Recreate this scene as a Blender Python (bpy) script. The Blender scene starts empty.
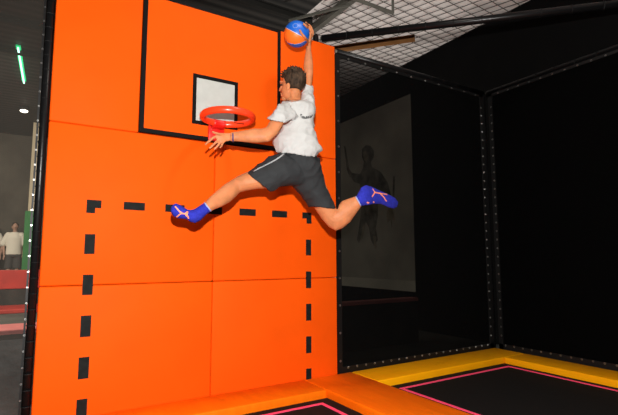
import bpy, bmesh, math, random
from mathutils import Vector as V, Matrix, noise
from mathutils.bvhtree import BVHTree
random.seed(7)
S = bpy.context.scene
COL = S.collection
S.view_settings.view_transform = 'Standard'
S.view_settings.look = 'None'
PI = math.pi

# ------------------------------------------------------------------ camera
CAMP = V((0, -3.9, 1.18))
FPX, PITCH, ROLL, YAW = 455.09, math.radians(6.19), math.radians(-0.126), math.radians(31.875)
FW = V((math.sin(YAW)*math.cos(PITCH), math.cos(YAW)*math.cos(PITCH), math.sin(PITCH)))
_r = V((math.cos(YAW), -math.sin(YAW), 0)); _u = _r.cross(FW)
RT = _r*math.cos(ROLL) + _u*math.sin(ROLL)
UP = -_r*math.sin(ROLL) + _u*math.cos(ROLL)
cd = bpy.data.cameras.new('camera'); cam = bpy.data.objects.new('camera', cd); COL.objects.link(cam)
cd.sensor_width = 36; cd.lens = FPX/618*36; cd.clip_end = 100; cd.clip_start = .05
cam.matrix_world = Matrix(((RT.x, UP.x, -FW.x, CAMP.x), (RT.y, UP.y, -FW.y, CAMP.y), (RT.z, UP.z, -FW.z, CAMP.z), (0, 0, 0, 1)))
S.camera = cam

def ray(u, v): return FW*FPX + RT*(u-309) - UP*(v-207.5)
def at(u, v, d=0.0):            # the point seen at a photo position, d metres in front of the padded wall
    r = ray(u, v); return CAMP + r*((-d - CAMP.y)/r.y)
def at_x(u, v, x):
    r = ray(u, v); return CAMP + r*((x - CAMP.x)/r.x)
def at_z(u, v, z):
    r = ray(u, v); return CAMP + r*((z - CAMP.z)/r.z)

# ------------------------------------------------------------------ materials
def mat(name, col, rough=.6, spec=.5, metal=0, var=0, vscale=8, bump=0, bscale=60, bdist=.01, emit=None, estr=0, stretch=None, sheen=0, sss=0, coat=0):
    m = bpy.data.materials.new(name); m.use_nodes = True
    nt = m.node_tree; b = nt.nodes['Principled BSDF']
    b.inputs['Base Color'].default_value = (*col, 1); b.inputs['Roughness'].default_value = rough
    b.inputs['Specular IOR Level'].default_value = spec; b.inputs['Metallic'].default_value = metal
    if coat: b.inputs['Coat Weight'].default_value = coat
    if sss:
        b.inputs['Subsurface Weight'].default_value = sss; b.inputs['Subsurface Radius'].default_value = (.012, .004, .002); b.inputs['Subsurface Scale'].default_value = .5
    if emit: b.inputs['Emission Color'].default_value = (*emit, 1); b.inputs['Emission Strength'].default_value = estr
    tc = nt.nodes.new('ShaderNodeTexCoord'); src = tc.outputs['Object']
    if stretch:
        mp = nt.nodes.new('ShaderNodeMapping'); mp.inputs['Scale'].default_value = stretch
        nt.links.new(src, mp.inputs['Vector']); src = mp.outputs['Vector']
    if var:
        n = nt.nodes.new('ShaderNodeTexNoise'); n.inputs['Scale'].default_value = vscale; n.inputs['Detail'].default_value = 4
        nt.links.new(src, n.inputs['Vector'])
        r = nt.nodes.new('ShaderNodeValToRGB')
        r.color_ramp.elements[0].position = .3; r.color_ramp.elements[1].position = .7
        r.color_ramp.elements[0].color = (*[c*(1-var) for c in col], 1); r.color_ramp.elements[1].color = (*[min(1, c*(1+var)) for c in col], 1)
        nt.links.new(n.outputs['Fac'], r.inputs['Fac']); nt.links.new(r.outputs['Color'], b.inputs['Base Color'])
    if bump:
        n2 = nt.nodes.new('ShaderNodeTexNoise'); n2.inputs['Scale'].default_value = bscale; n2.inputs['Detail'].default_value = 5
        nt.links.new(src, n2.inputs['Vector'])
        bp = nt.nodes.new('ShaderNodeBump'); bp.inputs['Strength'].default_value = bump; bp.inputs['Distance'].default_value = bdist
        nt.links.new(n2.outputs['Fac'], bp.inputs['Height']); nt.links.new(bp.outputs['Normal'], b.inputs['Normal'])
    return m

def net_mat(name, col, opacity):
    m = bpy.data.materials.new(name); m.use_nodes = True
    nt = m.node_tree; b = nt.nodes['Principled BSDF']; out = nt.nodes['Material Output']
    b.inputs['Base Color'].default_value = (*col, 1); b.inputs['Roughness'].default_value = .9; b.inputs['Specular IOR Level'].default_value = .02
    t = nt.nodes.new('ShaderNodeBsdfTransparent'); mx = nt.nodes.new('ShaderNodeMixShader')
    tc = nt.nodes.new('ShaderNodeTexCoord'); n = nt.nodes.new('ShaderNodeTexNoise'); n.inputs['Scale'].default_value = 1.5
    nt.links.new(tc.outputs['Object'], n.inputs['Vector'])
    mr = nt.nodes.new('ShaderNodeMapRange'); mr.inputs['From Min'].default_value = .3; mr.inputs['From Max'].default_value = .7
    mr.inputs['To Min'].default_value = opacity-.03; mr.inputs['To Max'].default_value = opacity+.03
    nt.links.new(n.outputs['Fac'], mr.inputs['Value']); nt.links.new(mr.outputs['Result'], mx.inputs['Fac'])
    nt.links.new(t.outputs['BSDF'], mx.inputs[1]); nt.links.new(b.outputs['BSDF'], mx.inputs[2]); nt.links.new(mx.outputs['Shader'], out.inputs['Surface'])
    return m

M = dict(
    orange=mat('orange_vinyl', (.90, .098, .003), .6, .06, var=.04, vscale=3, bump=.06, bscale=45, bdist=.01),
    orange_floor=mat('orange_pad_vinyl', (.98, .175, .002), .55, .12, var=.08, vscale=5, bump=.25, bscale=6, bdist=.02, stretch=(3, .8, 1)),
    yellow=mat('yellow_vinyl', (1.0, .40, .002), .5, .12, var=.06, vscale=4, bump=.15, bscale=7, bdist=.02),
    tape=mat('black_tape', (.011, .0125, .012), .7, .12, var=.3, vscale=25),
    black=mat('black_paint', (.004, .004, .004), .6, .12),
    white_panel=mat('white_panel', (.50, .52, .49), .4, .4, var=.05, vscale=12),
    rim=mat('red_rim_vinyl', (.95, .060, .014), .3, .5, coat=.3),
    bracket=mat('red_bracket', (.75, .012, .008), .4, .5),
    skin=mat('skin', (.56, .205, .085), .5, .2, var=.14, vscale=14, sss=.12),
    hair=mat('brown_hair', (.040, .024, .014), .65, .15, var=.9, vscale=45, bump=.8, bscale=120, bdist=.01, stretch=(1, 1, .45)),
    shirt=mat('white_cotton', (.49, .49, .48), .9, .1, var=.03, vscale=6, bump=.25, bscale=14, bdist=.02, stretch=(1, 1, 2.5)),
    shorts=mat('charcoal_fabric', (.027, .029, .031), .8, .2, var=.15, vscale=7, bump=.4, bscale=9, bdist=.02),
    stripe=mat('pale_stripe', (.34, .36, .37), .7),
    sock=mat('blue_knit', (.022, .028, .36), .85, .2, var=.22, vscale=60, bump=.3, bscale=110, bdist=.004),
    sock_print=mat('orange_print', (.95, .28, .14), .6),
    sock_cuff=mat('white_cuff', (.33, .38, .62), .8),
    eye=mat('eye_dark', (.05, .03, .02), .2),
    band=mat('purple_band', (.07, .045, .14), .6),
    print=mat('shirt_print', (.03, .03, .03), .7),
    bed=mat('trampoline_mesh', (.006, .0055, .005), .8, .2, var=.3, vscale=40),
    pink=mat('pink_webbing', (1.0, .085, .19), .7, .1, emit=(1, .05, .12), estr=.10),  # slight emission added so the lines look brighter; they are no light source
    pole=mat('black_pole_vinyl', (.006, .006, .0065), .32, .3),
    hem=mat('black_hem', (.005, .005, .005), .5, .3),
    lace=mat('black_lace', (.012, .012, .012), .6, .2),
    metal=mat('steel_grommet', (.42, .42, .41), .35, .5, metal=1),
    skirt=mat('black_skirt_vinyl', (.035, .033, .029), .6, .2, var=.4, vscale=3, bump=.5, bscale=4, bdist=.04),
    net=net_mat('black_net', (.003, .003, .003), .86),
    net_solid=net_mat('dense_black_net', (.0015, .0015, .0015), .97),
    net_left=net_mat('sheer_black_net', (.06, .055, .047), .40),
    wall_black=mat('black_wall', (.0025, .0025, .0025), .9, .1, var=.2, vscale=3),
    wall_grey=mat('grey_wall', (.085, .075, .058), .9, .1, var=.4, vscale=.9),
    floor=mat('hall_floor', (.10, .10, .085), .8, .2, var=.25, vscale=2),
    ply=mat('plywood', (.30, .19, .09), .7),
    steel=mat('grey_steel', (.13, .125, .105), .5, .4, var=.2, vscale=5),
    dark_steel=mat('dark_steel', (.022, .021, .019), .6, .2), rust=mat('rust_brown_steel', (.27, .12, .035), .6, .3, var=.2, vscale=6),
    insul=mat('white_insulation', (.85, .79, .75), .8, .2, var=.12, vscale=2.5, bump=.8, bscale=3, bdist=.1),
    cord=mat('dark_wire', (.06, .05, .045), .6),
    red_pad=mat('red_vinyl', (.55, .035, .02), .5, .4, var=.15, vscale=3),
    pink_pad=mat('faded_pink_vinyl', (.75, .22, .20), .5, .4, var=.1, vscale=5),
    green=mat('green_post_paint', (.03, .20, .05), .6, .3, var=.2, vscale=4),
    cream=mat('cream_paint', (.55, .46, .30), .7),
    tube=mat('green_tube', (.2, .9, .5), .4, emit=(.45, 1, .75), estr=5), glow=mat('green_halo', (.02, .5, .2), .6, emit=(.01, .6, .2), estr=.9),  # glow: the tube's green halo put into an emissive colour
    lamp=mat('lamp_face', (1, .95, .85), .4, emit=(1, .9, .75), estr=8),
    mural=mat('mural_paint', (.42, .40, .33), .9, .1, var=.2, vscale=1.3),
    mural_pale=mat('mural_floor_paint', (.58, .56, .46), .9, .1, var=.1, vscale=2),
    mural_dark=mat('mural_figure_paint', (.19, .18, .15), .9, .1, var=.5, vscale=5),
    mural_mid=mat('mural_skin_paint', (.30, .27, .20), .9, .1, var=.3, vscale=5),
    far_skin=mat('far_skin', (.42, .24, .16), .6), far_shirt=mat('far_shirt', (.80, .74, .60), .9), far_short=mat('far_shorts', (.06, .055, .05), .9),
)
# corrugated dark roof sheet
def corrugated():
    m = mat('dark_roof_sheet', (.045, .043, .038), .6, .3)
    nt = m.node_tree; b = nt.nodes['Principled BSDF']; tc = nt.nodes.new('ShaderNodeTexCoord')
    w = nt.nodes.new('ShaderNodeTexWave'); w.bands_direction = 'Y'; w.inputs['Scale'].default_value = 1.6; w.inputs['Distortion'].default_value = .3
    nt.links.new(tc.outputs['Object'], w.inputs['Vector'])
    r = nt.nodes.new('ShaderNodeValToRGB'); r.color_ramp.elements[0].color = (.016, .016, .015, 1); r.color_ramp.elements[1].color = (.05, .047, .042, 1)
    nt.links.new(w.outputs['Fac'], r.inputs['Fac']); nt.links.new(r.outputs['Color'], b.inputs['Base Color'])
    return m
M['roof'] = corrugated()

# ------------------------------------------------------------------ object helpers
def link(name, me, m, parent=None, smooth=True):
    o = bpy.data.objects.new(name, me); COL.objects.link(o)
    if m is not None and not me.materials: me.materials.append(m)
    if smooth: me.shade_smooth()
    if parent: o.parent = parent
    return o
def obj(name, bm, m, parent=None, origin=None, smooth=False):
    # geometry is given in world space; it is stored relative to the parent (or to origin)
    bmesh.ops.recalc_face_normals(bm, faces=bm.faces)
    if parent is not None:
        p = parent; off = V((0, 0, 0))
        while p: off += p.location; p = p.parent
        bmesh.ops.translate(bm, verts=bm.verts, vec=-off)
    elif origin is not None: bmesh.ops.translate(bm, verts=bm.verts, vec=-V(origin))
    me = bpy.data.meshes.new(name); bm.to_mesh(me); bm.free()
    o = link(name, me, m, parent, smooth)
    if parent is None and origin is not None: o.location = origin
    return o
def tag(o, label, cat, group=None, kind=None):
    o['label'] = label; o['category'] = cat
    if group: o['group'] = group
    if kind: o['kind'] = kind
    return o
def thing(name, loc, label, cat, group=None):
    o = bpy.data.objects.new(name, None); COL.objects.link(o); o.location = loc; o.empty_display_size = .1
    return tag(o, label, cat, group)
def struct(o): o['kind'] = 'structure'; return o
def new(): return bmesh.new()
def box(bm, x0, x1, y0, y1, z0, z1, bevel=0, seg=2):
    r = bmesh.ops.create_cube(bm, size=1)
    for v in r['verts']:
        v.co = V((x0+(v.co.x+.5)*(x1-x0), y0+(v.co.y+.5)*(y1-y0), z0+(v.co.z+.5)*(z1-z0)))
    if bevel:
        es = list({e for v in r['verts'] for e in v.link_edges})
        bmesh.ops.bevel(bm, geom=es, offset=bevel, segments=seg, affect='EDGES', profile=.5)
    return bm
def ring_loft(bm, rings, close=True):
    vs = [[bm.verts.new(c) for c in r] for r in rings]
    n = len(vs[0])
    for a, b in zip(vs, vs[1:]):
        for i in range(n): bm.faces.new((a[i], a[(i+1) % n], b[(i+1) % n], b[i]))
    if close: bm.faces.new(vs[0][::-1]); bm.faces.new(vs[-1])
def loft(bm, st, n=24, hollow=(), pw=1.0):
    # st: list of (centre, a vector, b vector); hollow: subset of {0,1}, an end that is an open cuff
    def ring(c, a, b, k=1.0):
        out = []
        for i in range(n):
            t = 2*PI*i/n; ct, s = math.cos(t), math.sin(t)
            ct = math.copysign(abs(ct)**pw, ct); s = math.copysign(abs(s)**pw, s)
            out.append(c + a*(ct*k) + b*(s*k))
        return out
    rings = [ring(*s) for s in st]
    if 1 in hollow:
        c, a, b = st[-1]; d = (st[-2][0]-c).normalized()
        k = 1-.011/a.length
        rings += [ring(c, a, b, k), ring(c+d*.05, a, b, k)]
    if 0 in hollow:
        c, a, b = st[0]; d = (st[1][0]-c).normalized()
        k = 1-.011/a.length
        rings = [ring(c+d*.05, a, b, k), ring(c, a, b, k)] + rings
    ring_loft(bm, rings)
def frames(pts, ref):
    out = []
    for i, p in enumerate(pts):
        t = (pts[min(i+1, len(pts)-1)] - pts[max(i-1, 0)]).normalized()
        a = t.cross(ref)
        if a.length < 1e-3: a = t.cross(V((1, 0, .01)))
        a.normalize(); b = a.cross(t).normalized()
        out.append((t, a, b))
    return out
def smooth_path(pts, rad, sub=4):
    P, R = [], []
    n = len(pts)
    for i in range(n-1):
        p0, p1, p2, p3 = pts[max(i-1, 0)], pts[i], pts[i+1], pts[min(i+2, n-1)]
        r0, r1, r2, r3 = rad[max(i-1, 0)], rad[i], rad[i+1], rad[min(i+2, n-1)]
        for k in range(sub):
            t = k/sub
            f = lambda a, b, c, d: .5*((2*b)+(c-a)*t+(2*a-5*b+4*c-d)*t*t+(3*b-a-3*c+d)*t*t*t)
            P.append(f(p0, p1, p2, p3)); R.append(f(r0, r1, r2, r3))
    P.append(pts[-1].copy()); R.append(rad[-1])
    return P, R
def tube(bm, pts, rad, n=14, ref=V((0, 0, 1)), wa=1.0, wb=1.0, sub=4, hollow=(), round_ends=True):
    pts = [V(p) for p in pts]
    if not isinstance(rad, (list, tuple)): rad = [rad]*len(pts)
    if sub > 1 and len(pts) > 2: pts, rad = smooth_path(pts, list(rad), sub)
    fr = frames(pts, ref)
    st = [(p, a*r*wa, b*r*wb) for p, r, (t, a, b) in zip(pts, rad, fr)]
    if round_ends:
        pre, post = [], []
        for ang in (80, 55, 28):
            s, c = math.sin(math.radians(ang)), math.cos(math.radians(ang))
            if 0 not in hollow:
                t, a, b = fr[0]; r = rad[0]; pre.append((pts[0]-t*r*s*min(wa, wb), a*r*wa*c, b*r*wb*c))
            if 1 not in hollow:
                t, a, b = fr[-1]; r = rad[-1]; post.insert(0, (pts[-1]+t*r*s*min(wa, wb), a*r*wa*c, b*r*wb*c))
        st = pre + st + post
    loft(bm, st, n, hollow)
def ellipsoid(bm, c, ax, ay, az, u=20, v=14):
    # ax, ay, az: half-axis vectors
    r = bmesh.ops.create_uvsphere(bm, u_segments=u, v_segments=v, radius=1)
    for w in r['verts']: w.co = V(c) + ax*w.co.x + ay*w.co.y + az*w.co.z
def torus(bm, c, R, r1, r2, ax, ay, az, n=48, m=12):
    rings = []
    for i in range(n):
        t = 2*PI*i/n; d = ax*math.cos(t)+ay*math.sin(t)
        rings.append([V(c)+d*(R+r1*math.cos(2*PI*j/m))+az*(r2*math.sin(2*PI*j/m)) for j in range(m)])
    vs = [[bm.verts.new(p) for p in r] for r in rings]
    for i in range(n):
        a, b = vs[i], vs[(i+1) % n]
        for j in range(m): bm.faces.new((a[j], a[(j+1) % m], b[(j+1) % m], b[j]))
def fused(name, bm, m, parent, voxel=.005, smooth=6, wrinkle=0, wscale=9, factor=.5):
    # one continuous skin grown over the closed shapes in bm
    o = obj(name+'_raw', bm, m, parent)
    o.name = name
    rm = o.modifiers.new('r', 'REMESH'); rm.mode = 'VOXEL'; rm.voxel_size = voxel
    if smooth:
        sm = o.modifiers.new('s', 'SMOOTH'); sm.iterations = smooth; sm.factor = factor
    dg = bpy.context.evaluated_depsgraph_get(); dg.update()
    me = bpy.data.meshes.new_from_object(o.evaluated_get(dg)); me.name = name
    o.modifiers.clear(); old = o.data; o.data = me; bpy.data.meshes.remove(old)
    if not me.materials: me.materials.append(m)
    if wrinkle:
        me.update()
        ns = [v.normal.copy() for v in me.vertices]
        for v, nn in zip(me.vertices, ns):
            q = v.co*wscale
            h = .9-1.8*abs(noise.noise(V((q.x*.9+q.z*.8, q.y*.9+3, q.z*.75-q.x*.5)))) + .9*(.4-abs(noise.noise(V((q.x*1.9-q.z*1.3, q.y*2, q.z*1.6+q.x*.8)))))-.5
            v.co += nn*(h*wrinkle)
    me.shade_smooth()
    return o
def world_off(o):
    off = V((0, 0, 0)); p = o
    while p: off += p.location; p = p.parent
    return off
def bvh_of(o):
    off = world_off(o)
    return BVHTree.FromPolygons([v.co + off for v in o.data.vertices], [list(p.vertices) for p in o.data.polygons])
def cast(bvh, u, v):
    d = ray(u, v).normalized(); h = bvh.ray_cast(CAMP, d)
    return (h[0], h[1]) if h[0] is not None else (None, None)
def ribbon_on(bm, bvh, px, width, lift=.002, steps=6):
    # a thin printed strip lying on a surface
    P, N = [], []
    for (u0, v0), (u1, v1) in zip(px, px[1:]):
        for k in range(steps+1):
            t = k/steps; p, nn = cast(bvh, u0+(u1-u0)*t, v0+(v1-v0)*t)
            if p is not None and (not P or (p-P[-1]).length < .06): P.append(p); N.append(nn)
    if len(P) < 2: return
    L = []
    for i, p in enumerate(P):
        t = (P[min(i+1, len(P)-1)]-P[max(i-1, 0)])
        if t.length < 1e-6: t = V((0, 0, 1))
        s = t.normalized().cross(N[i]).normalized()*width/2
        k = lift
        L.append([p+s-N[i]*k, p+s+N[i]*k, p-s+N[i]*k, p-s-N[i]*k])
    ring_loft(bm, L)
def contour(bm, st, n=20, hollow=()):
    # st: (u1, v1, u2, v2, d, thickness): the two outline points of each cross section, its distance from the wall and half depth
    out = []
    for u1, v1, u2, v2, d, th in st:
        c = at((u1+u2)/2, (v1+v2)/2, d); k = (c-CAMP).dot(FW)/FPX
        out.append((c, (ray(u2, v2)-ray(u1, v1))*(k/2), (c-CAMP).normalized()*th))
    loft(bm, out, n, hollow)
def copy_tree(o, parent=None):
    c = o.copy(); COL.objects.link(c)
    if parent: c.parent = parent
    for ch in list(o.children): copy_tree(ch, c)
    return c

# ================================================================== SETTING
H = 4.83           # underside of the roof above the court pads
XR = 5.95          # inner face of the building's right wall
bm = new(); box(bm, -14, 6.2, -9, 12.3, -.30, -.10); struct(obj('floor', bm, M['floor']))
bm = new(); box(bm, XR, 6.2, -9, 12.3, -.10, H); struct(obj('wall_right', bm, M['wall_black']))
bm = new(); box(bm, -14, XR, 12, 12.3, -.10, H); struct(obj('wall_back', bm, M['wall_grey']))
bm = new(); box(bm, -14.3, -14, -9, 12.3, -.30, H); struct(obj('wall_left', bm, M['wall_grey']))
bm = new(); box(bm, -14.3, 3.42, -9, 12.3, H, H+.1); struct(obj('ceiling', bm, M['roof']))
bm = new(); box(bm, 3.42, 6.2, -9, 12.3, H, H+.1); struct(obj('ceiling_insulated', bm, M['insul']))
# wire mesh that holds the insulation
bm = new()
da, db = V((math.cos(math.radians(5.5)), math.sin(math.radians(5.5)), 0)), V((-math.sin(math.radians(18)), math.cos(math.radians(18)), 0))
def clip_line(p, d, x0, x1, y0, y1):
    t0, t1 = -20, 20
    for c, e, lo, hi in ((p.x, d.x, x0, x1), (p.y, d.y, y0, y1)):
        if abs(e) < 1e-6: continue
        a, b = (lo-c)/e, (hi-c)/e
        if a > b: a, b = b, a
        t0, t1 = max(t0, a), min(t1, b)
    return (p+d*t0, p+d*t1) if t1 > t0 else None
for k in range(-40, 60):
    for d, q in ((da, V((4.6, k*.19+1, H-.02))), (db, V((4.6+k*.15, 1.3, H-.02)))):
        s = clip_line(q, d, 3.43, XR-.01, -1.5, 6)
        if s: tube(bm, [s[0], s[1]], .0055, n=5, sub=1, round_ends=False)
tag(obj('roof_wire_mesh', bm, M['cord']), 'dark wire mesh stretched under the white insulated part of the roof', 'wire mesh')

def beam(name, p, q, w, h, m, label, group=None):
    p, q = V(p), V(q); t = (q-p).normalized(); s = t.cross(V((0, 0, 1))).normalized(); u = s.cross(t)
    bm = new()
    rings = []
    for c in (p, q):   # an I-shaped section
        prof = [(-w, -h), (w, -h), (w, -h*.75), (w*.2, -h*.75), (w*.2, h*.75), (w, h*.75), (w, h), (-w, h), (-w, h*.75), (-w*.2, h*.75), (-w*.2, -h*.75), (-w, -h*.75)]
        rings.append([c + s*a + u*b for a, b in prof])
    ring_loft(bm, rings)
    return tag(obj(name, bm, m), label, 'beam', group)
beam('roof_rafter', (3.62, -3, H-.12), (3.62, 8, H-.12), .04, .06, M['steel'], 'grey steel rafter under the roof where the white insulation begins, right of the raised ball', None)
beam('roof_rafter', (1.05, -3, H-.12), (1.05, 12, H-.12), .05, .10, M['dark_steel'], 'dark steel rafter under the corrugated roof above the backboard')
beam('roof_purlin', (3.05, 1.55, H-.26), (3.55, .75, H-.26), .012, .018, M['steel'], 'short pale steel strut running to the rafter above the raised ball')
pa = at_z(350, -3, H-.3); pb = at_z(393, 13, H-.3)
t = thing('roof_bracket', pb, 'angled grey steel bracket hanging from the insulated roof near the top edge of the photo', 'bracket')
bm = new(); tube(bm, [pa-(pb-pa)*.6, pb], .032, n=4, sub=1, round_ends=False); obj('arm', bm, M['steel'], t)
bm = new(); tube(bm, [pb, pb+V((0, 0, .3))], .025, n=4, sub=1, round_ends=False); obj('hanger', bm, M['steel'], t)
pa = at_z(338, 49, H-.18); pb = at_z(411, 38.6, H-.18)
beam('roof_brace', pa-(pb-pa)*.6, pb+(pb-pa)*.05, .07, .03, M['rust'], 'rust brown steel brace crossing below the insulation behind the padded bar')
for k, y in enumerate((1.7, 2.9, 4.1, 5.3)):
    beam('roof_purlin', (-6, y, H-.06), (3.55, y, H-.06), .03, .05, M['dark_steel'],
         ['nearest grey steel purlin crossing the dark roof above the backboard', 'second grey steel purlin crossing the dark roof above the backboard',
          'third grey steel purlin crossing the dark roof, behind the second', 'farthest grey steel purlin crossing the dark roof'][k], 'purlins under the dark roof')

# ================================================================== PADDED WALL
bm = new(); box(bm, .13, 2.75, .065, .10, -.10, 3.47); struct(obj('wall_plywood', bm, M['ply']))
WG = 'orange pads covering the dunk wall'
def wall_pad(x0, x1, z0, z1, label):
    c = V(((x0+x1)/2, .065, z0)); t = thing('wall_pad', c, label, 'wall pad', WG)
    bm = new(); box(bm, x0+.0015, x1-.0015, 0, .062, z0+.0015, z1-.0015, .012, 3)
    obj('pad_cover', bm, M['orange'], t, smooth=True)
    return t
SX, Z1, Z2, ZT = 1.424, .967, 2.216, 3.475
pads = {}
pads['bl'] = wall_pad(.10, SX, -.02, Z1, 'large orange wall pad at bottom left, next to the black post')
pads['br'] = wall_pad(SX, 2.767, -.02, Z1, 'large orange wall pad at bottom right, beside the black net')
pads['ml'] = wall_pad(.10, SX, Z1, Z2, 'orange middle row wall pad on the left, behind the front foot')
pads['mr'] = wall_pad(SX, 2.767, Z1, Z2, 'orange middle row wall pad on the right, behind the shorts')
pads['tl'] = wall_pad(.10, .752, Z2, ZT, 'plain orange top row wall pad left of the backboard')
pads['tr'] = wall_pad(2.09, 2.767, Z2, ZT, 'plain orange top row wall pad behind the raised arm')
def tape(pad, polys):
    bm = new()
    for (x0, x1, z0, z1) in polys: box(bm, x0, x1, -.0022, .004, z0, z1)
    obj('tape_dash', bm, M['tape'], pads[pad])
for z0, z1, p in ((1.206, 1.359, 'ml'), (.894, 1.047, 'bl'), (.581, .739, 'bl'), (.273, .431, 'bl'), (.0, .126, 'bl')): tape(p, [(.388, .460, z0, z1)])
for z0, z1, p in ((1.194, 1.353, 'mr'), (.871, 1.035, 'br'), (.555, .717, 'br'), (.243, .402, 'br'), (-.01, .095, 'br')): tape(p, [(2.388, 2.448, z0, z1)])
for x0, x1, p in ((.66, .824, 'ml'), (.991, 1.155, 'ml'), (1.335, 1.496, 'mr'), (1.667, 1.832, 'mr'), (2.005, 2.17, 'mr')): tape(p, [(x0, x1, 1.563, 1.627)])
tape('ml', [(.389, .493, 1.565, 1.627), (.389, .450, 1.523, 1.566)])
tape('mr', [(2.346, 2.453, 1.565, 1.625), (2.396, 2.453, 1.514, 1.566)])
# backboard
bb = thing('backboard', (1.42, .062, Z2), 'orange backboard with black border and white shooting square behind the hoop', 'backboard')
bx0, bx1, bz0, bz1 = .755, 2.087, Z2+.008, 3.465
bm = new(); box(bm, bx0, bx1, -.004, .062, bz0, bz1, .004, 2); obj('board', bm, M['orange'], bb)
def frame_bm(x0, x1, z0, z1, w, y0, y1):
    bm = new()
    for r in ((x0, x1, z0, z0+w), (x0, x1, z1-w, z1), (x0, x0+w, z0+w, z1-w), (x1-w, x1, z0+w, z1-w)): box(bm, r[0], r[1], y0, y1, r[2], r[3])
    return bm
o = obj('border', frame_bm(bx0-.001, bx1+.001, bz0-.001, bz1+.012, .036, -.0075, .02), M['black'], bb); o['label'] = 'black border stripe'
o = obj('square_frame', frame_bm(1.198, 1.632, 2.362, 2.826, .034, -.0078, .01), M['black'], bb); o['label'] = 'black frame of the shooting square'
bm = new(); box(bm, 1.23, 1.60, -.0062, .005, 2.394, 2.794); o = obj('square_panel', bm, M['white_panel'], bb); o['label'] = 'white shooting square'
# hoop
HC = V((1.418, -.305, 2.372)); X, Y, Z = V((1, 0, 0)), V((0, 1, 0)), V((0, 0, 1))
hp = thing('basketball_hoop', (1.418, -.004, 2.28), 'red netless basketball hoop mounted below the white square of the backboard', 'hoop')
bm = new(); torus(bm, HC, .213, .025, .030, X, Y, Z, 72, 14); rim = obj('rim', bm, M['rim'], hp, smooth=True)
rings = []
for k in range(9):
    a = PI/2 + (k-4)*.068; d = X*math.cos(a)+Y*math.sin(a)
    rings.append([HC+d*(.213+.028*math.cos(2*PI*j/14))+Z*(.033*math.sin(2*PI*j/14)) for j in range(14)])
bm = new(); ring_loft(bm, rings); o = obj('rim_sleeve', bm, M['bracket'], hp, smooth=True); o['label'] = 'darker red sleeve at the back of the rim'
bm = new(); box(bm, 1.345, 1.497, -.030, -.0085, 2.225, 2.40, .008); box(bm, 1.365, 1.477, -.10, -.02, 2.335, 2.385, .008); obj('mounting_plate', bm, M['bracket'], hp, smooth=True)
bm = new()
for k in range(5):
    a = -.25 - k*.09; d = X*math.cos(a)+Y*math.sin(a)
# a dark split line on the inner right of the rim
rings = []
for k in range(7):
    a = .35+k*.09; d = X*math.cos(a)+Y*math.sin(a); c = HC+d*(.213-.024)+Z*(-.014+.004*k)
    rings.append([c+d*.004+Z*.003, c-d*.003+Z*.003, c-d*.003-Z*.003, c+d*.004-Z*.003])
ring_loft(bm, rings); obj('rim_seam', bm, M['black'], hp)

# ================================================================== TRAMPOLINE COURT
def edge_pad(name, x0, x1, y0, y1, m, label, creases=()):
    t = thing(name, ((x0+x1)/2, (y0+y1)/2, -.1), label, 'edge pad', 'padding round the trampolines')
    cuts = []
    along_x = (x1-x0) > (y1-y0); lo, hi = (x0, x1) if along_x else (y0, y1)
    L = [lo]+list(creases)+[hi]
    for a, b in zip(L, L[1:]):
        bm = new()
        if along_x: box(bm, a+.0005, b-.0005, y0, y1, -.095, 0, .014, 3)
        else: box(bm, x0, x1, a+.0005, b-.0005, -.095, 0, .014, 3)
        obj('pad_segment', bm, m, t, smooth=True)
    return t
edge_pad('edge_pad', -.9, 2.36, -.405, -.003, M['orange_floor'], 'orange edge pad lying along the foot of the dunk wall', ())
edge_pad('edge_pad', 2.362, 2.93, -6.5, -.003, M['orange_floor'], 'wide orange divider pad running between the two trampoline beds', (-4.5,))
edge_pad('edge_pad', 2.932, 5.27, -.42, -.003, M['yellow'], 'yellow edge pad along the foot of the net facing the camera', ())
edge_pad('edge_pad', 4.87, 5.27, -6.5, -.422, M['yellow'], 'yellow edge pad along the foot of the right hand net', (-4.5,))
def bed(x0, x1, y0, y1, lx0, lx1, ly, label):
    t = thing('trampoline_bed', ((x0+x1)/2, (y0+y1)/2, -.1), label, 'trampoline', 'trampoline beds in the court')
    bm = new(); box(bm, x0, x1, y0, y1, -.095, -.068); obj('mat', bm, M['bed'], t)
    bm = new()
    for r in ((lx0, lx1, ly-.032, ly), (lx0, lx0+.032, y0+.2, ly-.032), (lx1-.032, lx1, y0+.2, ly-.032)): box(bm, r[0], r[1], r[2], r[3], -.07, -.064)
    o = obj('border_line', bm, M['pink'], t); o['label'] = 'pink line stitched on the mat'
bed(-.9, 2.358, -6.5, -.408, -.7, 2.245, -.505, 'black trampoline bed with pink line in front of the dunk wall')
bed(2.935, 4.862, -6.5, -.426, 3.10, 4.775, -.535, 'black trampoline bed with pink line in the netted corner on the right')

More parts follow.
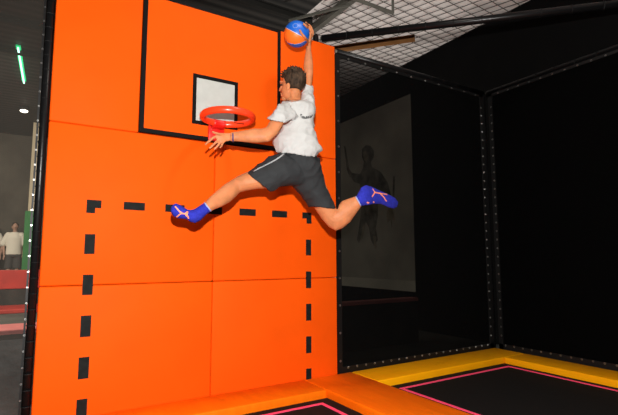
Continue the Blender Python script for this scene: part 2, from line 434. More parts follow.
# ================================================================== NETS
gme = bpy.data.meshes.new('grommet')
bm = new(); torus(bm, V((0, 0, 0)), .0085, .0035, .003, X, Z, Y, 10, 6); bm.to_mesh(gme); bm.free(); gme.materials.append(M['metal'])
lme = bpy.data.meshes.new('lacing')
bm = new(); torus(bm, V((0, 0, 0)), .048, .004, .005, X, Y, Z, 14, 5); bm.to_mesh(lme); bm.free(); lme.materials.append(M['lace'])
def grommet(parent, p, rz=0, k=1):
    o = bpy.data.objects.new('grommet', gme); COL.objects.link(o); o.parent = parent; o.location = V(p)-world_off(parent); o.rotation_euler = (0, 0, rz); o.scale = (k, k, k)
def lacing(parent, p, rot=(0, 0, 0)):
    o = bpy.data.objects.new('lacing', lme); COL.objects.link(o); o.parent = parent; o.location = V(p)-world_off(parent); o.rotation_euler = rot
def padded_pole(name, p, q, r, label, lace=None, cat='post'):
    p, q = V(p), V(q); t = thing(name, p, label, cat)
    bm = new(); tube(bm, [p, q], r, n=20, sub=1, round_ends=False); obj('foam_sleeve', bm, M['pole'], t, smooth=True)
    d = (q-p).normalized()
    bm = new(); tube(bm, [p-d*.02, q+d*.02], r*.55, n=14, sub=1, round_ends=False); obj('steel_tube', bm, M['steel'], t, smooth=True)
    if lace:
        n = int((q-p).length/lace)
        rot = d.to_track_quat('Z', 'Y').to_euler()
        s = r/.0445
        for k in range(1, n):
            o = bpy.data.objects.new('lacing_band', lme); COL.objects.link(o); o.parent = t; o.location = d*(k*lace); o.rotation_euler = rot; o.scale = (s, s, s)
    return t
padded_pole('net_post', (.067, .025, -.10), (.067, .025, 4.2), .028, 'tall black padded post at the left edge of the orange wall', .113)
padded_pole('net_post', (5.325, .066, -.10), (5.325, .066, 3.42), .04, 'black padded post in the far corner where the two dark nets meet', .22)
pA = at_z(322, 38.5, 1.18+2.6); pB = at_z(618, 4, 1.18+2.6); d = (pB-pA).normalized()
pE = pA + d*((XR-.06-pA.x)/d.x)
padded_pole('overhead_bar', pA, pE, .042, 'long black padded bar running overhead above the netted corner', .30, 'bar')
padded_pole('net_rail', (2.80, .02, 3.433), (5.28, .02, 3.433), .03, 'black padded rail along the top of the net facing the camera', .24, 'rail')
padded_pole('net_rail', (5.33, -.02, 3.433), (5.33, -6.5, 3.433), .03, 'black padded rail along the top of the right hand net', .24, 'rail')
bm = new(); tube(bm, [pA+V((-.05, .06, -.1-pA.z)), pA+V((-.05, .06, .05))], .035, n=14, sub=1, round_ends=False)
tag(obj('bar_support', bm, M['pole']), 'black upright behind the dunk wall holding the end of the overhead bar', 'support')

def sheet(bm, p, ex, ez, nx=24, nz=30, amp=.006, nrm=Y):
    vs = [[bm.verts.new(p+ex*(i/nx)+ez*(j/nz)+nrm*(amp*noise.noise((p+ex*(i/nx)*2+ez*(j/nz)*1.3)*1.3))) for i in range(nx+1)] for j in range(nz+1)]
    for j in range(nz):
        for i in range(nx): bm.faces.new((vs[j][i], vs[j][i+1], vs[j+1][i+1], vs[j+1][i]))
# net facing the camera
nb = thing('safety_net', (4.05, .02, -.08), 'dark see-through net beside the orange wall with a mural showing through it', 'net')
bm = new(); sheet(bm, V((2.80, .02, -.02)), V((2.48, 0, 0)), V((0, 0, 3.42))); obj('net_panel', bm, M['net'], nb, smooth=True)
bm = new(); box(bm, 2.80, 5.27, .008, .024, -.02, .055); box(bm, 2.775, 2.83, .006, .026, -.02, 3.40); box(bm, 5.20, 5.275, .008, .024, -.02, 3.40); box(bm, 2.80, 5.27, .008, .024, 3.365, 3.40)
obj('hem', bm, M['hem'], nb)
for k in range(20): grommet(nb, (2.90+k*.118, .004, .045))
for k in range(28): grommet(nb, (5.215, .004, .16+k*.113))
for k in range(12): grommet(nb, (2.803, .002, .12+k*.28))
for k in range(10): grommet(nb, (2.95+k*.24, .004, 3.375))
# right hand net
nr = thing('safety_net', (5.33, -3.2, -.08), 'dense black net closing the right side of the trampoline court', 'net')
bm = new(); sheet(bm, V((5.335, -.03, -.02)), V((0, -6.4, 0)), V((0, 0, 3.42)), nrm=X); obj('net_panel', bm, M['net_solid'], nr, smooth=True)
bm = new(); box(bm, 5.31, 5.33, -6.4, -.04, -.02, .055); box(bm, 5.31, 5.33, -.10, -.04, -.02, 3.40); box(bm, 5.31, 5.33, -6.4, -.04, 3.365, 3.40)
obj('hem', bm, M['hem'], nr)
for k in range(26): grommet(nr, (5.306, -.14-k*.118, .045), PI/2)
for k in range(28): grommet(nr, (5.306, -.085, .16+k*.113), PI/2)
for k in range(18): grommet(nr, (5.306, -.2-k*.15, 3.375), PI/2)
# left net
nl = thing('safety_net', (-.9, .03, -.08), 'sheer grey net left of the padded post with another hall behind it', 'net')
bm = new(); sheet(bm, V((.028, .035, .58)), V((-1.9, 0, 0)), V((0, 0, 3.7))); obj('net_panel', bm, M['net_left'], nl, smooth=True)
bm = new(); sheet(bm, V((.028, .030, -.05)), V((-1.9, 0, 0)), V((0, 0, .65)), 60, 24, .02); o = obj('skirt', bm, M['skirt'], nl, smooth=True); o['label'] = 'black vinyl skirt along the bottom'
bm = new(); box(bm, .022, .036, .02, .04, -.05, 4.2); box(bm, -1.9, -.03, .005, .03, -.05, .0); obj('hem', bm, M['hem'], nl)
for k in range(34): grommet(nl, (.029, .016, .06+k*.113), 0, .62)
for k in range(10): grommet(nl, (-.06-k*.11, .0, -.02))

# ================================================================== MURAL BEHIND THE NET
XM = XR-.012
def mp(u, v): return at_x(u, v, XM)
a, b_ = mp(410, 94), mp(416, 292)
y0 = (a.y+b_.y)/2; zt, zb = a.z, b_.z; zf = mp(415, 281).z; y1 = y0+4.2
me = bpy.data.meshes.new('mural'); bm = new()
def poly(pts, mi, lift):
    f = bm.faces.new([bm.verts.new(V((XM-lift, p[0], p[1]))) for p in pts]); f.material_index = mi
def yz(u, v): q = mp(u, v); return (q.y, q.z)
box(bm, XM, XR-.004, y0, y1, zb, zt)
poly([(y0, zf), (y1, zf), (y1, zt), (y0, zt)], 0, .001)
poly([(y0, zb), (y1, zb), (y1, zf), (y0, zf)], 1, .001)
def blob(pts, mi, lift=.002): poly([yz(*p) for p in pts], mi, lift)
blob([(362, 149), (366, 145), (371, 146), (374, 151), (374, 157), (371, 162), (372, 167), (381, 172), (388, 183), (391, 195), (387, 198), (380, 190), (378, 205), (378, 216), (376, 228), (378, 240), (374, 246), (371, 240), (369, 228), (366, 222), (362, 235), (359, 243), (357, 240), (359, 228), (361, 212), (362, 196), (360, 184), (354, 182), (350, 176), (352, 173), (360, 174), (363, 168), (364, 162), (362, 157)], 2)
blob([(363, 152), (366, 151), (369, 157), (367, 162), (364, 160)], 3, .004)
blob([(350, 178), (347, 170), (345.5, 158), (344, 146), (345.5, 146), (347.5, 158), (349.5, 169), (353, 174)], 2, .003)
blob([(388, 208), (392, 207), (394, 214), (395, 221), (392.5, 219), (392, 228), (390.5, 220), (387.5, 223), (386.5, 215)], 3)
blob([(393, 176), (395, 176), (394.5, 200), (392.5, 200)], 2)
blob([(363, 226), (366, 225), (363, 238), (360, 242)], 3, .004)
blob([(373, 236), (376, 236), (377, 248), (375, 249)], 3, .004)
bm.to_mesh(me); bm.free()
for k in ('mural', 'mural_pale', 'mural_dark', 'mural_mid'): me.materials.append(M[k])
mo = link('mural', me, None, smooth=False)
tag(mo, 'pale wall mural of a dark figure with outstretched arms, dimly seen through the net', 'mural')
# low padded barrier behind the net
p1, p2 = at(340, 304, -1.2), at(418, 299.5, -1.2)
t = thing('padded_barrier', (p1.x, 1.25, -.1), 'low black barrier topped with a dull pink strip behind the dark net', 'barrier')
bm = new(); box(bm, 1.0, p2.x, 1.2, 1.34, -.1, p2.z-.02, .01); obj('barrier_body', bm, M['skirt'], t)
bm = new(); box(bm, 1.0, p2.x, 1.19, 1.35, p2.z-.02, p2.z+.03, .01); o = obj('top_strip', bm, M['pink_pad'], t); o['label'] = 'dull pink top strip'

# ================================================================== HALL BEHIND THE LEFT NET
def zrow(u, v, Yw): return at(u, v, -Yw)
q0 = zrow(13, 270, 10.0); q1 = zrow(13, 289, 10.0)
t = thing('padded_barrier', (-3, 10.05, -.1), 'tall red padded barrier in front of the person in the white shirt', 'barrier')
bm = new(); box(bm, -9, 1.0, 10.0, 10.16, q1.z, q0.z, .02); obj('red_pad', bm, M['red_pad'], t)
bm = new(); box(bm, -9, 1.0, 10.03, 10.13, -.1, q1.z); o = obj('barrier_base', bm, M['skirt'], t); o['label'] = 'dark base of the barrier'
t = thing('edge_pad', (-3, 9.2, -.1), 'narrow red edge pad on the floor before the red barrier beyond the left net', 'edge pad')
bm = new(); box(bm, -9, .9, 8.7, 9.85, -.1, 0, .02); obj('pad_cover', bm, M['red_pad'], t)
t = thing('edge_pad', (-3, 5.6, -.1), 'faded pink edge pad lying across the floor beyond the left net', 'edge pad')
bm = new(); box(bm, -9, .8, 5.2, 6.0, -.1, 0, .02); obj('pad_cover', bm, M['pink_pad'], t)
bm = new(); box(bm, -9, .6, .9, 5.15, -.1, -.07); tag(obj('trampoline_bed', bm, M['bed']), 'black trampoline bed behind the left net, before the faded pink pad', 'trampoline')
# platform the people stand on, green post, lamps
bm = new(); box(bm, -9, 1.2, 10.6, 11.9, -.1, .38); tag(obj('viewing_platform', bm, M['floor']), 'grey raised platform behind the red barrier where people stand', 'platform')
gp, gq, gr_ = zrow(26, 268, 10.3), zrow(27, 211, 10.3), zrow(28.5, 195, 10.3)
t = thing('hall_post', (gp.x, 10.3, -.1), 'green post with cream upper part beyond the left net', 'post')
bm = new(); box(bm, gp.x-.10, gp.x+.10, 10.26, 10.34, -.1, gq.z, .01); o = obj('lower_post', bm, M['green'], t); o['label'] = 'green lower part'
bm = new(); box(bm, gp.x-.04, gp.x+.10, 10.27, 10.33, gq.z, H); o = obj('upper_post', bm, M['cream'], t); o['label'] = 'cream upper part'
ta, tb = at_z(18, 48, H-.06), at_z(24, 83, H-.06)
t = thing('tube_light', (ta+tb)/2+V((0, 0, .06)), 'glowing green tube light under the roof beyond the left net', 'light')
bm = new(); tube(bm, [ta, tb], .014, n=10, sub=1); obj('tube', bm, M['tube'], t, smooth=True)
bm = new(); box(bm, 0, .001, 0, .001, 0, .001)
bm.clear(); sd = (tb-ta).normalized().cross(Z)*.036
ring_loft(bm, [[q-sd+Z*.035, q+sd+Z*.035, q+sd+Z*.058, q-sd+Z*.058] for q in (ta, tb)]); o = obj('halo_strip', bm, M['glow'], t); o['label'] = 'added green glowing strip imitating the halo of the tube'  # glowing strip added behind the tube to imitate its halo
lp = at_z(24, 111, H-.1)
t = thing('ceiling_spotlight', lp+V((0, 0, .1)), 'small bright white spotlight under the roof beyond the left net', 'light')
bm = new(); box(bm, lp.x-.10, lp.x+.10, lp.y-.12, lp.y+.12, lp.z+.01, lp.z+.1, .02); obj('housing', bm, M['black'], t)
bm = new(); ellipsoid(bm, lp, V((.085, 0, 0)), V((0, .10, 0)), V((0, 0, .03))); obj('lens', bm, M['lamp'], t)

def far_person(p, label):
    # standing at ease, arms hanging, facing the camera
    t = thing('person', p, label, 'person')
    P = lambda x, y, z: V(p)+V((x, y, z))
    bm = new()
    for s in (-1, 1):
        tube(bm, [P(.09*s, 0, .90), P(.10*s, -.01, .48), P(.10*s, .02, .08)], [.085, .058, .04])
        tube(bm, [P(.10*s, .03, .04), P(.11*s, -.15, .03)], [.038, .03])
        tube(bm, [P(.18*s, 0, 1.42), P(.24*s, .02, 1.15), P(.22*s, -.06, .90)], [.05, .04, .028])
        tube(bm, [P(.22*s, -.06, .88), P(.22*s, -.08, .80)], [.028, .02], wa=.6)
        for f in range(4): tube(bm, [P((.20+.014*f)*s, -.08, .82), P((.20+.014*f)*s, -.085, .735+.008*abs(f-1))], .007, n=8, sub=1)
        tube(bm, [P(.20*s, -.075, .86), P(.185*s, -.11, .81)], .009, n=8, sub=1)
    loft(bm, [(P(0, 0, .85), V((.15, 0, 0)), V((0, .1, 0))), (P(0, 0, 1.05), V((.145, 0, 0)), V((0, .095, 0))), (P(0, 0, 1.3), V((.17, 0, 0)), V((0, .11, 0))), (P(0, 0, 1.44), V((.16, 0, 0)), V((0, .08, 0)))])
    tube(bm, [P(0, 0, 1.4), P(0, -.02, 1.58)], .052)
    ellipsoid(bm, P(0, -.01, 1.645), V((.075, 0, 0)), V((0, .092, 0)), V((0, 0, .115)))
    tube(bm, [P(0, -.09, 1.655), P(0, -.115, 1.625)], .013, n=8, sub=1)
    for s in (-1, 1): ellipsoid(bm, P(.078*s, .0, 1.635), V((.012, 0, 0)), V((0, .02, 0)), V((0, 0, .03)))
    fused('body', bm, M['far_skin'], t, .012, 4)
    bm = new()
    loft(bm, [(P(0, 0, .88), V((.19, 0, 0)), V((0, .13, 0))), (P(0, 0, 1.1), V((.18, 0, 0)), V((0, .125, 0))), (P(0, 0, 1.34), V((.20, 0, 0)), V((0, .13, 0))), (P(0, 0, 1.46), V((.15, 0, 0)), V((0, .09, 0))), (P(0, 0, 1.5), V((.07, 0, 0)), V((0, .065, 0)))])
    for s in (-1, 1): tube(bm, [P(.15*s, 0, 1.42), P(.25*s, .02, 1.18)], [.08, .085], sub=1)
    fused('t_shirt', bm, M['far_shirt'], t, .015, 4)
    bm = new()
    loft(bm, [(P(0, 0, .98), V((.175, 0, 0)), V((0, .12, 0))), (P(0, 0, .82), V((.19, 0, 0)), V((0, .125, 0)))])
    for s in (-1, 1): tube(bm, [P(.09*s, 0, .86), P(.105*s, 0, .50)], [.095, .095], sub=1, round_ends=False)
    fused('shorts', bm, M['far_short'], t, .015, 3)
    bm = new(); ellipsoid(bm, P(0, .012, 1.685), V((.082, 0, 0)), V((0, .092, 0)), V((0, 0, .085))); obj('hair', bm, M['hair'], t, smooth=True)
    return t
fp = zrow(14.5, 240, 11.1); far_person((fp.x, 11.1, .38), 'distant person in a white shirt standing behind the red barrier, seen through the net')
fp2 = zrow(-8, 240, 11.6); far_person((fp2.x, 11.62, .38), "second distant person behind the red barrier, cut off by the photo's left edge")

# ================================================================== BASKETBALL
BC = at(296.8, 34.2, .42); BR = .119
ball_o = thing('basketball', BC, 'blue and orange basketball held up in the jumper\'s raised hand', 'ball')
def ball_mat():
    m = bpy.data.materials.new('ball_rubber'); m.use_nodes = True; nt = m.node_tree; b = nt.nodes['Principled BSDF']
    b.inputs['Roughness'].default_value = .42
    tc = nt.nodes.new('ShaderNodeTexCoord')
    dirs = -ray(297, 34).normalized()
    def ndot(vec):
        d = nt.nodes.new('ShaderNodeVectorMath'); d.operation = 'DOT_PRODUCT'; d.inputs[1].default_value = vec
        nt.links.new(tc.outputs['Object'], d.inputs[0]); return d.outputs['Value']
    def math_(op, a, bb):
        n = nt.nodes.new('ShaderNodeMath'); n.operation = op
        for i, x in enumerate((a, bb)):
            if isinstance(x, (int, float)): n.inputs[i].default_value = x
            elif x is not None: nt.links.new(x, n.inputs[i])
        return n.outputs[0]
    ub = (UP-dirs*UP.dot(dirs)).normalized(); rb = (RT-dirs*RT.dot(dirs)).normalized()
    n1 = (ub*.90+rb*.44).normalized(); n2 = (ub*.776-rb*.166+dirs*.63).normalized()
    d1, d2 = ndot(n1), ndot(n2)
    o1 = math_('LESS_THAN', d1, .005); o2 = math_('GREATER_THAN', d2, -.012)
    org = math_('MULTIPLY', o1, o2)
    s1 = math_('LESS_THAN', math_('ABSOLUTE', math_('SUBTRACT', d1, .005), None), .0028)
    s2 = math_('LESS_THAN', math_('ABSOLUTE', math_('SUBTRACT', d2, -.012), None), .0028)
    # round emblem outline on the upper blue panel
    em = (ub*.62-rb*.10+dirs*.78).normalized(); e = ndot(em)
    s3 = math_('LESS_THAN', math_('ABSOLUTE', math_('SUBTRACT', e, .1164), None), .0006)
    seam = math_('MAXIMUM', math_('MULTIPLY', math_('MAXIMUM', s1, s2), .75), math_('MULTIPLY', s3, .35))
    mx = nt.nodes.new('ShaderNodeMix'); mx.data_type = 'RGBA'; mx.inputs['A'].default_value = (.010, .125, .60, 1); mx.inputs['B'].default_value = (.95, .20, .02, 1)
    nt.links.new(org, mx.inputs['Factor'])
    mx2 = nt.nodes.new('ShaderNodeMix'); mx2.data_type = 'RGBA'; mx2.inputs['B'].default_value = (.5, .55, .68, 1)
    nt.links.new(seam, mx2.inputs['Factor']); nt.links.new(mx.outputs['Result'], mx2.inputs['A']); nt.links.new(mx2.outputs['Result'], b.inputs['Base Color'])
    vz = nt.nodes.new('ShaderNodeTexVoronoi'); vz.inputs['Scale'].default_value = 260; nt.links.new(tc.outputs['Object'], vz.inputs['Vector'])
    bp = nt.nodes.new('ShaderNodeBump'); bp.inputs['Strength'].default_value = .2; bp.inputs['Distance'].default_value = .002
    nt.links.new(vz.outputs['Distance'], bp.inputs['Height']); nt.links.new(bp.outputs['Normal'], b.inputs['Normal'])
    return m
bm = new(); bmesh.ops.create_uvsphere(bm, u_segments=48, v_segments=32, radius=BR); bmesh.ops.translate(bm, verts=bm.verts, vec=BC)
obj('ball_skin', bm, ball_mat(), ball_o, smooth=True)
bm = new(); c = BC+(-UP*.3+RT*.2-FW*-.9).normalized()*BR; ellipsoid(bm, c, V((.004, 0, 0)), V((0, .004, 0)), V((0, 0, .004)), 8, 6); obj('valve', bm, M['black'], ball_o)

# ================================================================== JUMPER
PL = at(297, 168, .66)
pl = thing('person', PL, 'man in white t-shirt and dark shorts leaping towards the hoop, raised arm holding a ball', 'person')
tf = V((-.40, .92, 0)).normalized(); tl = V((-tf.y, tf.x, 0))        # chest: forward, to his left
hf = V((-.70, .71, 0)).normalized(); hl = V((-hf.y, hf.x, 0))        # hips
J = dict(pelvis=at(298, 167, .66), waist=at(296.5, 148, .66), belly=at(296, 138, .66), chest=at(296.5, 122, .66), upper=at(296, 110, .66), neck=at(295, 101, .66),
         LS=at(284, 111, .76), LE=at(263.5, 137.5, .73), LW=at(231.5, 137.5, .63), RS=at(306, 102, .60), RE=at(308.3, 76, .48), RW=at(309.2, 49, .41),
         LH=at(284, 168, .70), LK=at(244, 185.5, .56), LA=at(207.5, 207, .60), RH=at(309, 175, .62), RK=at(331, 219.5, .68), RA=at(359, 198.5, .84))
def lerp(a, b, t): return a+(b-a)*t
bm = new()
# torso
contour(bm, [(294, 182, 317, 180, .655, .07), (287, 168, 317, 169, .655, .105), (283, 156, 313, 158, .655, .11), (279, 146, 314, 148, .655, .11), (279, 138, 312, 138, .655, .11), (283, 128, 310, 128, .655, .10), (286, 120, 309, 119, .655, .09), (285, 112.5, 310, 111, .655, .08), (286, 106.5, 307, 104.5, .655, .06)], 24)
# arms
contour(bm, [(281, 107, 294, 117, .69, .045), (273.5, 113.5, 286, 119.5, .74, .050), (269.5, 121.5, 283, 124.8, .75, .052), (266.5, 127, 277.5, 134.3, .745, .050), (261, 128.6, 269, 141.8, .73, .046), (254, 128.4, 256.5, 143, .70, .046), (246, 130, 247, 142.5, .68, .043), (238, 131.4, 238.5, 141.5, .65, .034), (231, 132.2, 231, 141.2, .63, .027)])
contour(bm, [(300, 108, 312, 106, .63, .04), (304.8, 95, 311.2, 97, .585, .036), (305.3, 88, 311.2, 89, .56, .036), (305.2, 83, 311.9, 83.5, .543, .040), (304.4, 79, 312.4, 79, .53, .043), (303.6, 72, 313, 72, .505, .042), (303.6, 65, 313, 65, .48, .042), (304.4, 58, 312.4, 58, .45, .037), (305.7, 51, 311.2, 51, .42, .029), (306, 46, 311, 46, .41, .026)])
# legs
contour(bm, [(286, 160, 293, 180, .66, .09), (270, 161, 280, 186, .64, .095), (260, 165, 270, 188.5, .61, .085), (250, 170.5, 257.5, 189, .575, .076), (243, 173.6, 246.5, 190.8, .555, .068), (236, 177, 239.7, 192.6, .545, .064), (230, 180.8, 235.7, 197, .555, .063), (224, 184.6, 229.7, 202.4, .57, .062), (216, 191.4, 221.7, 206.6, .585, .055), (210, 196.7, 214.8, 209.2, .595, .045), (204.5, 202.5, 210.4, 211.6, .60, .038)])
contour(bm, [(290, 172, 319, 168, .64, .10), (300, 186, 325, 183, .65, .095), (307, 196, 330, 194, .66, .085), (312, 204, 334.5, 205, .67, .078), (316.2, 211, 336.3, 208.5, .68, .072), (321.7, 219, 337.3, 209.7, .69, .067), (329, 227.2, 337.8, 209, .70, .064), (336, 230.8, 339, 204.6, .72, .062), (343.2, 228, 342, 201, .75, .060), (350.3, 222, 347, 199.1, .78, .056), (356.3, 213.4, 352, 197.4, .81, .048), (361.6, 206, 356.8, 196, .84, .041)])
# feet inside the socks
LT, RT_ = at(177, 211, .59), at(390, 204, .80)
tube(bm, [at(206, 208, .60), at(196, 215.5, .605), at(186, 214, .60), LT], [.034, .034, .030, .026], ref=V((0, 1, 0)))
tube(bm, [at(360, 200.5, .845), at(367, 195.5, .86), at(379, 198.5, .84), RT_], [.032, .030, .022, .018], ref=V((0, 1, 0)))
# neck, head
hd = V((-.56, .83, .0)).normalized(); hs = Z.cross(hd).normalized(); hu = hd.cross(hs).normalized()
hdl = hd*1; HCc = at(292.0, 85.4, .67); HK = 1.07
hl_ = hs        # to his left
def hp_(x, y, z): return HCc + (hl_*x + hd*y + hu*z)*HK
tube(bm, [J['neck']-Z*.05, J['neck']+Z*.02, hp_(0, -.02, -.06)], [.050, .054, .056])
tube(bm, [lerp(J['upper'], J['LS'], .6)-Z*.02, J['neck']-Z*.075, lerp(J['upper'], J['RS'], .6)-Z*.02], [.03, .045, .03], ref=tf)
ellipsoid(bm, hp_(0, -.012, .030), hl_*.076, hd*.098, hu*.094)
ellipsoid(bm, hp_(0, .024, -.035), hl_*.062, hd*.068, hu*.087)
ellipsoid(bm, hp_(0, .070, -.098), hl_*.026, hd*.022, hu*.020)
tube(bm, [hp_(0, .086, .018), hp_(0, .097, -.004), hp_(0, .106, -.022)], [.009, .010, .012], n=10)
for s in (-1, 1):
    ellipsoid(bm, hp_(s*.012, .094, -.026), hl_*.010, hd*.010, hu*.008)
    ellipsoid(bm, hp_(s*.076, -.004, -.034), hl_*.008+hd*-.005, hd*.017+hl_*s*.006, hu*.030)
    tube(bm, [hp_(s*.012, .090, .026), hp_(s*.048, .074, .026)], .010, n=8, sub=1)
ellipsoid(bm, hp_(0, .090, -.056), hl_*.024, hd*.012, hu*.007)
ellipsoid(bm, hp_(0, .086, -.071), hl_*.022, hd*.012, hu*.008)
# hands ---------------------------------------------------------
def finger(bm, pts, r): tube(bm, pts, [r*1.08, r, r*.95, r*.8][:len(pts)] if len(pts) <= 4 else r, n=10, sub=3)
# left hand, open, reaching to the left of the hoop bracket
wd = .63
def LHp(u, v, d): return at(u, v, d)
tube(bm, [at(231.5, 136.7, .63), LHp(226.5, 137.2, .625), LHp(221.8, 137.6, .62), LHp(217.8, 137.2, .615)], [.028, .033, .038, .030], ref=V((0, 1, 0)), wa=1.0, wb=.45)
finger(bm, [LHp(217.8, 135.6, .615), LHp(213.6, 137.6, .61), LHp(209.6, 140.8, .60), LHp(205.8, 144.2, .60)], .0105)
finger(bm, [LHp(219.4, 138.8, .615), LHp(216, 142.2, .61), LHp(213.2, 145, .605), LHp(210, 148, .60)], .0105)
finger(bm, [LHp(221.6, 140.8, .615), LHp(219, 144.2, .615), LHp(217, 146.6, .61), LHp(214.6, 149, .605)], .0100)
finger(bm, [LHp(224, 141.4, .62), LHp(222.4, 144, .635), LHp(221.6, 145.8, .64), LHp(220.2, 147.4, .645)], .0088)
finger(bm, [LHp(226, 135, .62), LHp(220.5, 134.2, .635), LHp(216.5, 133.4, .64), LHp(212.8, 132, .64)], .0105)
# right hand on the ball
vd = ray(297, 34).normalized()
def onball(u, v, front=True, lift=.008):
    p = at(u, v, .42); d = p-CAMP; d.normalize(); oc = CAMP-BC; b = oc.dot(d); c = oc.dot(oc)-(BR+lift)**2; disc = b*b-c
    if disc < 0: return BC + ((CAMP+d*(-b))-BC).normalized()*(BR+lift)
    t = -b-math.sqrt(disc) if front else -b+math.sqrt(disc)
    return CAMP+d*t
palm = at(309.8, 38.5, .415)
tube(bm, [J['RW'], at(309.3, 44, .41), palm, at(310.2, 34.5, .41)], [.027, .030, .036, .032], ref=RT, wa=1.05, wb=.5)
finger(bm, [at(307.6, 42, .43), onball(305.2, 38, lift=.012), onball(302.2, 34.5, lift=.011), onball(300, 30.5, lift=.009)], .0125)
finger(bm, [at(308.5, 35.5, .44), at(308.3, 31, .445), onball(306.3, 26.5, lift=.012), onball(303.6, 23.8, lift=.012)], .0115)
finger(bm, [at(310, 34.5, .42), at(310, 29.5, .42), at(308.4, 25.6, .415), onball(306, 22.6, False, .012)], .0115)
finger(bm, [at(311.2, 35, .40), at(311.9, 30.5, .39), at(310.8, 27, .385), at(308.8, 24.6, .38)], .0110)
finger(bm, [at(311.6, 37, .385), at(313.0, 33.5, .37), at(312.6, 30.6, .362), at(311.4, 28.4, .36)], .0098)
body = fused('body', bm, M['skin'], pl, .0042, 3)
# eyes
for s in (-1, 1):
    bm = new(); ellipsoid(bm, hp_(s*.031, .079, .006), hl_*.013, hd*.010, hu*.008, 12, 8); obj('eye', bm, M['eye'], pl, smooth=True)
# hair
bm = new()
r = bmesh.ops.create_icosphere(bm, subdivisions=5, radius=1)
for v in r['verts']:
    n = v.co.copy(); x, y, z = n
    top = max(0, z); k = 1.0 + .02*noise.noise(n*5) + top*(.05+.10*noise.noise(V((x*7, y*7, z*4)))) + (.10*max(0, y)*top)
    loc = V((x*.083*k, -.014+y*.103*k, .034+z*.098*k))
    # hairline: pulled inside the head below it
    yy = loc.y; line = .076 if yy > .055 else (.076-(.055-yy)*2.2 if yy > .022 else (-.020 if yy > -.006 else (-.060-(-.006-yy)*.6)))
    if loc.z < max(line, -.104): loc = V((loc.x*.80, -.012+(loc.y+.012)*.80, loc.z))
    v.co = hp_(*loc)
for k in range(150):    # short tousled locks on top
    a = random.uniform(0, 2*PI); rr = random.uniform(0, 1)**.5
    x, y = math.cos(a)*rr*.92, math.sin(a)*rr*.92; z = math.sqrt(max(0, 1-x*x-y*y))
    if z < .25: continue
    b0 = V((x*.080, -.014+y*.10, .036+z*.098)); nn = V((x, y+.35, z*1.1)).normalized()
    dd = (nn*.6+V((random.uniform(-.7, .7), random.uniform(.0, .9), random.uniform(-.1, .5)))).normalized()
    L = random.uniform(.012, .028)
    tube(bm, [hp_(*b0), hp_(*(b0+nn*L*.5)), hp_(*(b0+nn*L*.5+dd*L*.6))], [.0085, .007, .002], n=5, sub=2, round_ends=False)
hair = fused('hair', bm, M['hair'], pl, .0035, 1)
# t-shirt
bm = new()
contour(bm, [(276.6, 152, 316.5, 156.8, .66, .148), (273.2, 145, 322.2, 149.3, .66, .155), (273.6, 137, 317, 138.5, .66, .150), (278.5, 129, 314, 128.5, .66, .135), (283, 121, 313.6, 119.5, .66, .125), (281, 112.5, 315, 110.5, .66, .115), (279.5, 106.5, 313, 104, .66, .105), (282.5, 101.8, 307, 100.8, .66, .086)], 32, {0})
contour(bm, [(287, 103, 300, 119, .70, .09), (279, 104.6, 292, 119.5, .735, .085), (273.5, 112, 287.5, 121, .75, .078), (266.8, 118.6, 286, 123, .75, .075)], 20, {1})
contour(bm, [(298, 113, 315.3, 110, .62, .08), (300.6, 99, 315, 99, .59, .075), (303.4, 88.5, 313.6, 91, .56, .064), (304, 83.6, 312.8, 86, .545, .056)], 20, {1})
shirt = fused('t_shirt', bm, M['shirt'], pl, .006, 4, wrinkle=.013, wscale=8)
sb = bvh_of(shirt)
bm = new()
strokes = [[(300.6, 114.0), (301.2, 117.4)], [(300.8, 114.2), (302.2, 115.2)], [(302.2, 117.6), (302.9, 116.0), (303.6, 117.6)], [(304.2, 116.2), (304.4, 117.8), (305.2, 117.6)], [(305.8, 117.8), (306.3, 116.2), (307, 117.7)], [(307.6, 116.2), (307.8, 117.6)], [(308.4, 117.5), (308.8, 116), (309.4, 117.2)], [(309.9, 115.2), (310.1, 117)], [(310.6, 116.9), (311.2, 115.6), (311.6, 116.6)], [(312.1, 114.4), (312.3, 116)], [(301.5, 117.9), (305, 118.4), (309, 118), (312, 116.8)]]
for s_ in strokes: ribbon_on(bm, sb, s_, .0065, .0012, 3)
o = obj('back_print', bm, M['print'], shirt); o['label'] = 'small black lettering between the shoulder blades'
# shorts
bm = new()
contour(bm, [(281, 150, 315, 152, .66, .13), (280.5, 154, 317, 158, .66, .14), (283, 164, 321, 166, .66, .145), (289, 176, 322.5, 175, .66, .13), (293, 184, 320, 182, .66, .10)], 28)
contour(bm, [(296, 152, 308, 186, .66, .13), (281.5, 152.8, 291, 184.8, .665, .135), (268.5, 157.3, 280, 187.3, .645, .125), (256, 166.3, 273.5, 190.4, .62, .115), (246.6, 172.8, 270.3, 191.8, .60, .108)], 24, {1})
contour(bm, [(283, 160, 319, 158, .64, .13), (288.5, 181, 322.8, 175.5, .645, .13), (298.5, 193, 326, 187, .65, .12), (305.6, 201.2, 331, 198, .655, .112), (309, 206.6, 336, 208.6, .665, .106)], 24, {1})
shorts = fused('shorts', bm, M['shorts'], pl, .006, 4, wrinkle=.012, wscale=6)
sh = bvh_of(shorts)
bm = new(); ribbon_on(bm, sh, [(284, 153.8), (280, 157), (276, 159.6), (268, 164), (260, 167.8), (253.5, 171.2)], .013, .0015, 5); o = obj('side_stripe', bm, M['stripe'], shorts); o['label'] = 'pale side stripe'
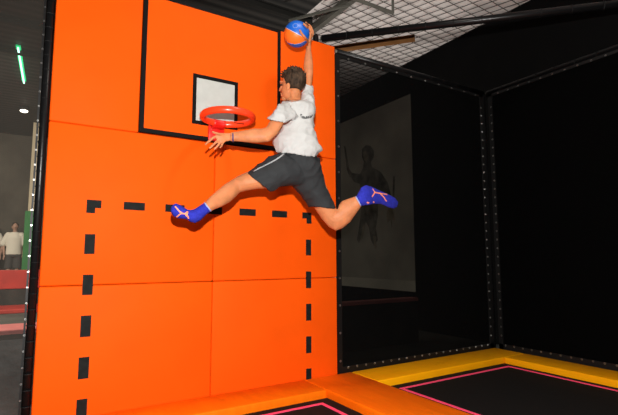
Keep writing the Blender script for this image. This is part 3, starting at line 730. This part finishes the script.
# socks
def sock(st, cuff, label):
    bm = new(); contour(bm, st, 20)
    o = fused('sock', bm, M['sock'], pl, .0045, 3)
    (u1, v1, u2, v2, d, th) = cuff; c = at((u1+u2)/2, (v1+v2)/2, d); k = (c-CAMP).dot(FW)/FPX
    a = (ray(u2, v2)-ray(u1, v1))*(k/2); b = (c-CAMP).normalized(); f = a.normalized().cross(b)
    bm = new(); torus(bm, c, 1, .07, .006, a*1.0, b*th, f, 24, 6)
    q = obj('cuff', bm, M['sock_cuff'], o, smooth=True); q['label'] = 'pale cuff edge'
    return o
fs = [(204.4, 202.6, 211, 211.2, .60, .043), (203.7, 203, 210.2, 211.8, .60, .043), (199.5, 205.8, 206, 215, .60, .046), (195, 208.8, 201, 220.2, .605, .050), (191, 210, 195, 223.2, .605, .050), (187.5, 209.6, 190.3, 222, .60, .046), (184, 207.3, 187, 219.4, .60, .044), (180, 204.8, 182, 218.8, .595, .045), (176, 203.2, 177, 218.2, .59, .044), (172.4, 205, 173.2, 216, .585, .038), (170.6, 208, 171, 212.8, .58, .024)]
s1 = sock(fs, fs[0], 'front')
b1 = bvh_of(s1); bm = new()
for p in ([(175, 206.5), (180, 211.8), (182.5, 213.4), (185.2, 213.8), (187.6, 211.6)], [(176.6, 217), (180.4, 213.8), (182, 213.2)], [(185, 213.7), (187.2, 216.4)], [(187.6, 211.6), (186.9, 214.5), (188.6, 218.5)]):
    ribbon_on(bm, b1, p, .010, .0016, 4)
o = obj('sole_print', bm, M['sock_print'], s1); o['label'] = 'orange branching grip print'
rs = [(355.9, 196.6, 361, 206, .842, .043), (356.6, 196, 361.9, 205.8, .845, .043), (358.4, 192.3, 365.3, 205.6, .85, .047), (361.3, 187.2, 369, 205, .86, .050), (366, 185, 372, 204.2, .86, .050), (372.6, 187, 375.6, 204, .85, .046), (380, 190.6, 381, 204, .84, .043), (388.5, 194.3, 388, 207.2, .82, .042), (395.2, 198, 393.5, 208.8, .80, .038), (398.4, 202, 397, 207.3, .79, .022)]
s2 = sock(rs, rs[0], 'rear')
b2 = bvh_of(s2); bm = new()
for p in ([(372.6, 188.8), (374.8, 192.3), (380, 193.4), (387.2, 194.6)], [(374.8, 192.3), (373.6, 194.6), (371.9, 196.8)], [(380, 193.4), (383.5, 196.8), (386.5, 201.3)], [(366.8, 202.4), (369, 203)], [(373, 201.6), (374.2, 202.6)]):
    ribbon_on(bm, b2, p, .012, .0016, 4)
o = obj('sole_print', bm, M['sock_print'], s2); o['label'] = 'orange branching grip print'
# wrist band
bm = new(); d = (J['LW']-J['LE']).normalized(); a = d.cross(Y).normalized(); b = a.cross(d)
torus(bm, at(233, 137.5, .632), .0335, .004, .006, a, b, d, 24, 8); obj('wristband', bm, M['band'], pl, smooth=True)

# ================================================================== LIGHT
def light(name, kind, loc, energy, size=.1, col=(1, 1, 1), target=None, **k):
    l = bpy.data.lights.new(name, kind); o = bpy.data.objects.new(name, l); COL.objects.link(o); o.location = loc
    l.energy = energy; l.color = col
    if kind == 'AREA': l.size = size
    else: l.shadow_soft_size = size
    for a, b in k.items(): setattr(l, a, b)
    if target is not None: o.rotation_euler = (V(target)-V(loc)).to_track_quat('-Z', 'Y').to_euler()
    return o
light('camera_flash', 'POINT', CAMP+V((0, 0, .43)), 850, .035, (1, .97, .93))
light('hall_lamp_overhead', 'AREA', (2.0, -1.7, 4.7), 28, .3, (1, .9, .8), (2.0, -1.0, 0))
light('left_hall_fill', 'AREA', (-2.5, 6, 4.7), 900, 3, (1, .92, .8), (-1, 9, 0))  # added fill that lights the hall beyond the left net
light('fill_behind', 'AREA', (0, -8, 4.2), 22, 3, (1, .93, .85), (1.5, 0, 1.5))  # added fill from behind the camera, lifts the shadows
light('roof_fill_spot', 'SPOT', (4.3, 1.7, .5), 260, .2, (1, .93, .88), (4.25, 1.7, 4.8), spot_size=1.15, spot_blend=.8)  # unseen spot added behind the dunk wall to brighten the white insulation
w = bpy.data.worlds.new('world'); S.world = w; w.use_nodes = True
w.node_tree.nodes['Background'].inputs['Color'].default_value = (.5, .5, .5, 1); w.node_tree.nodes['Background'].inputs['Strength'].default_value = .04
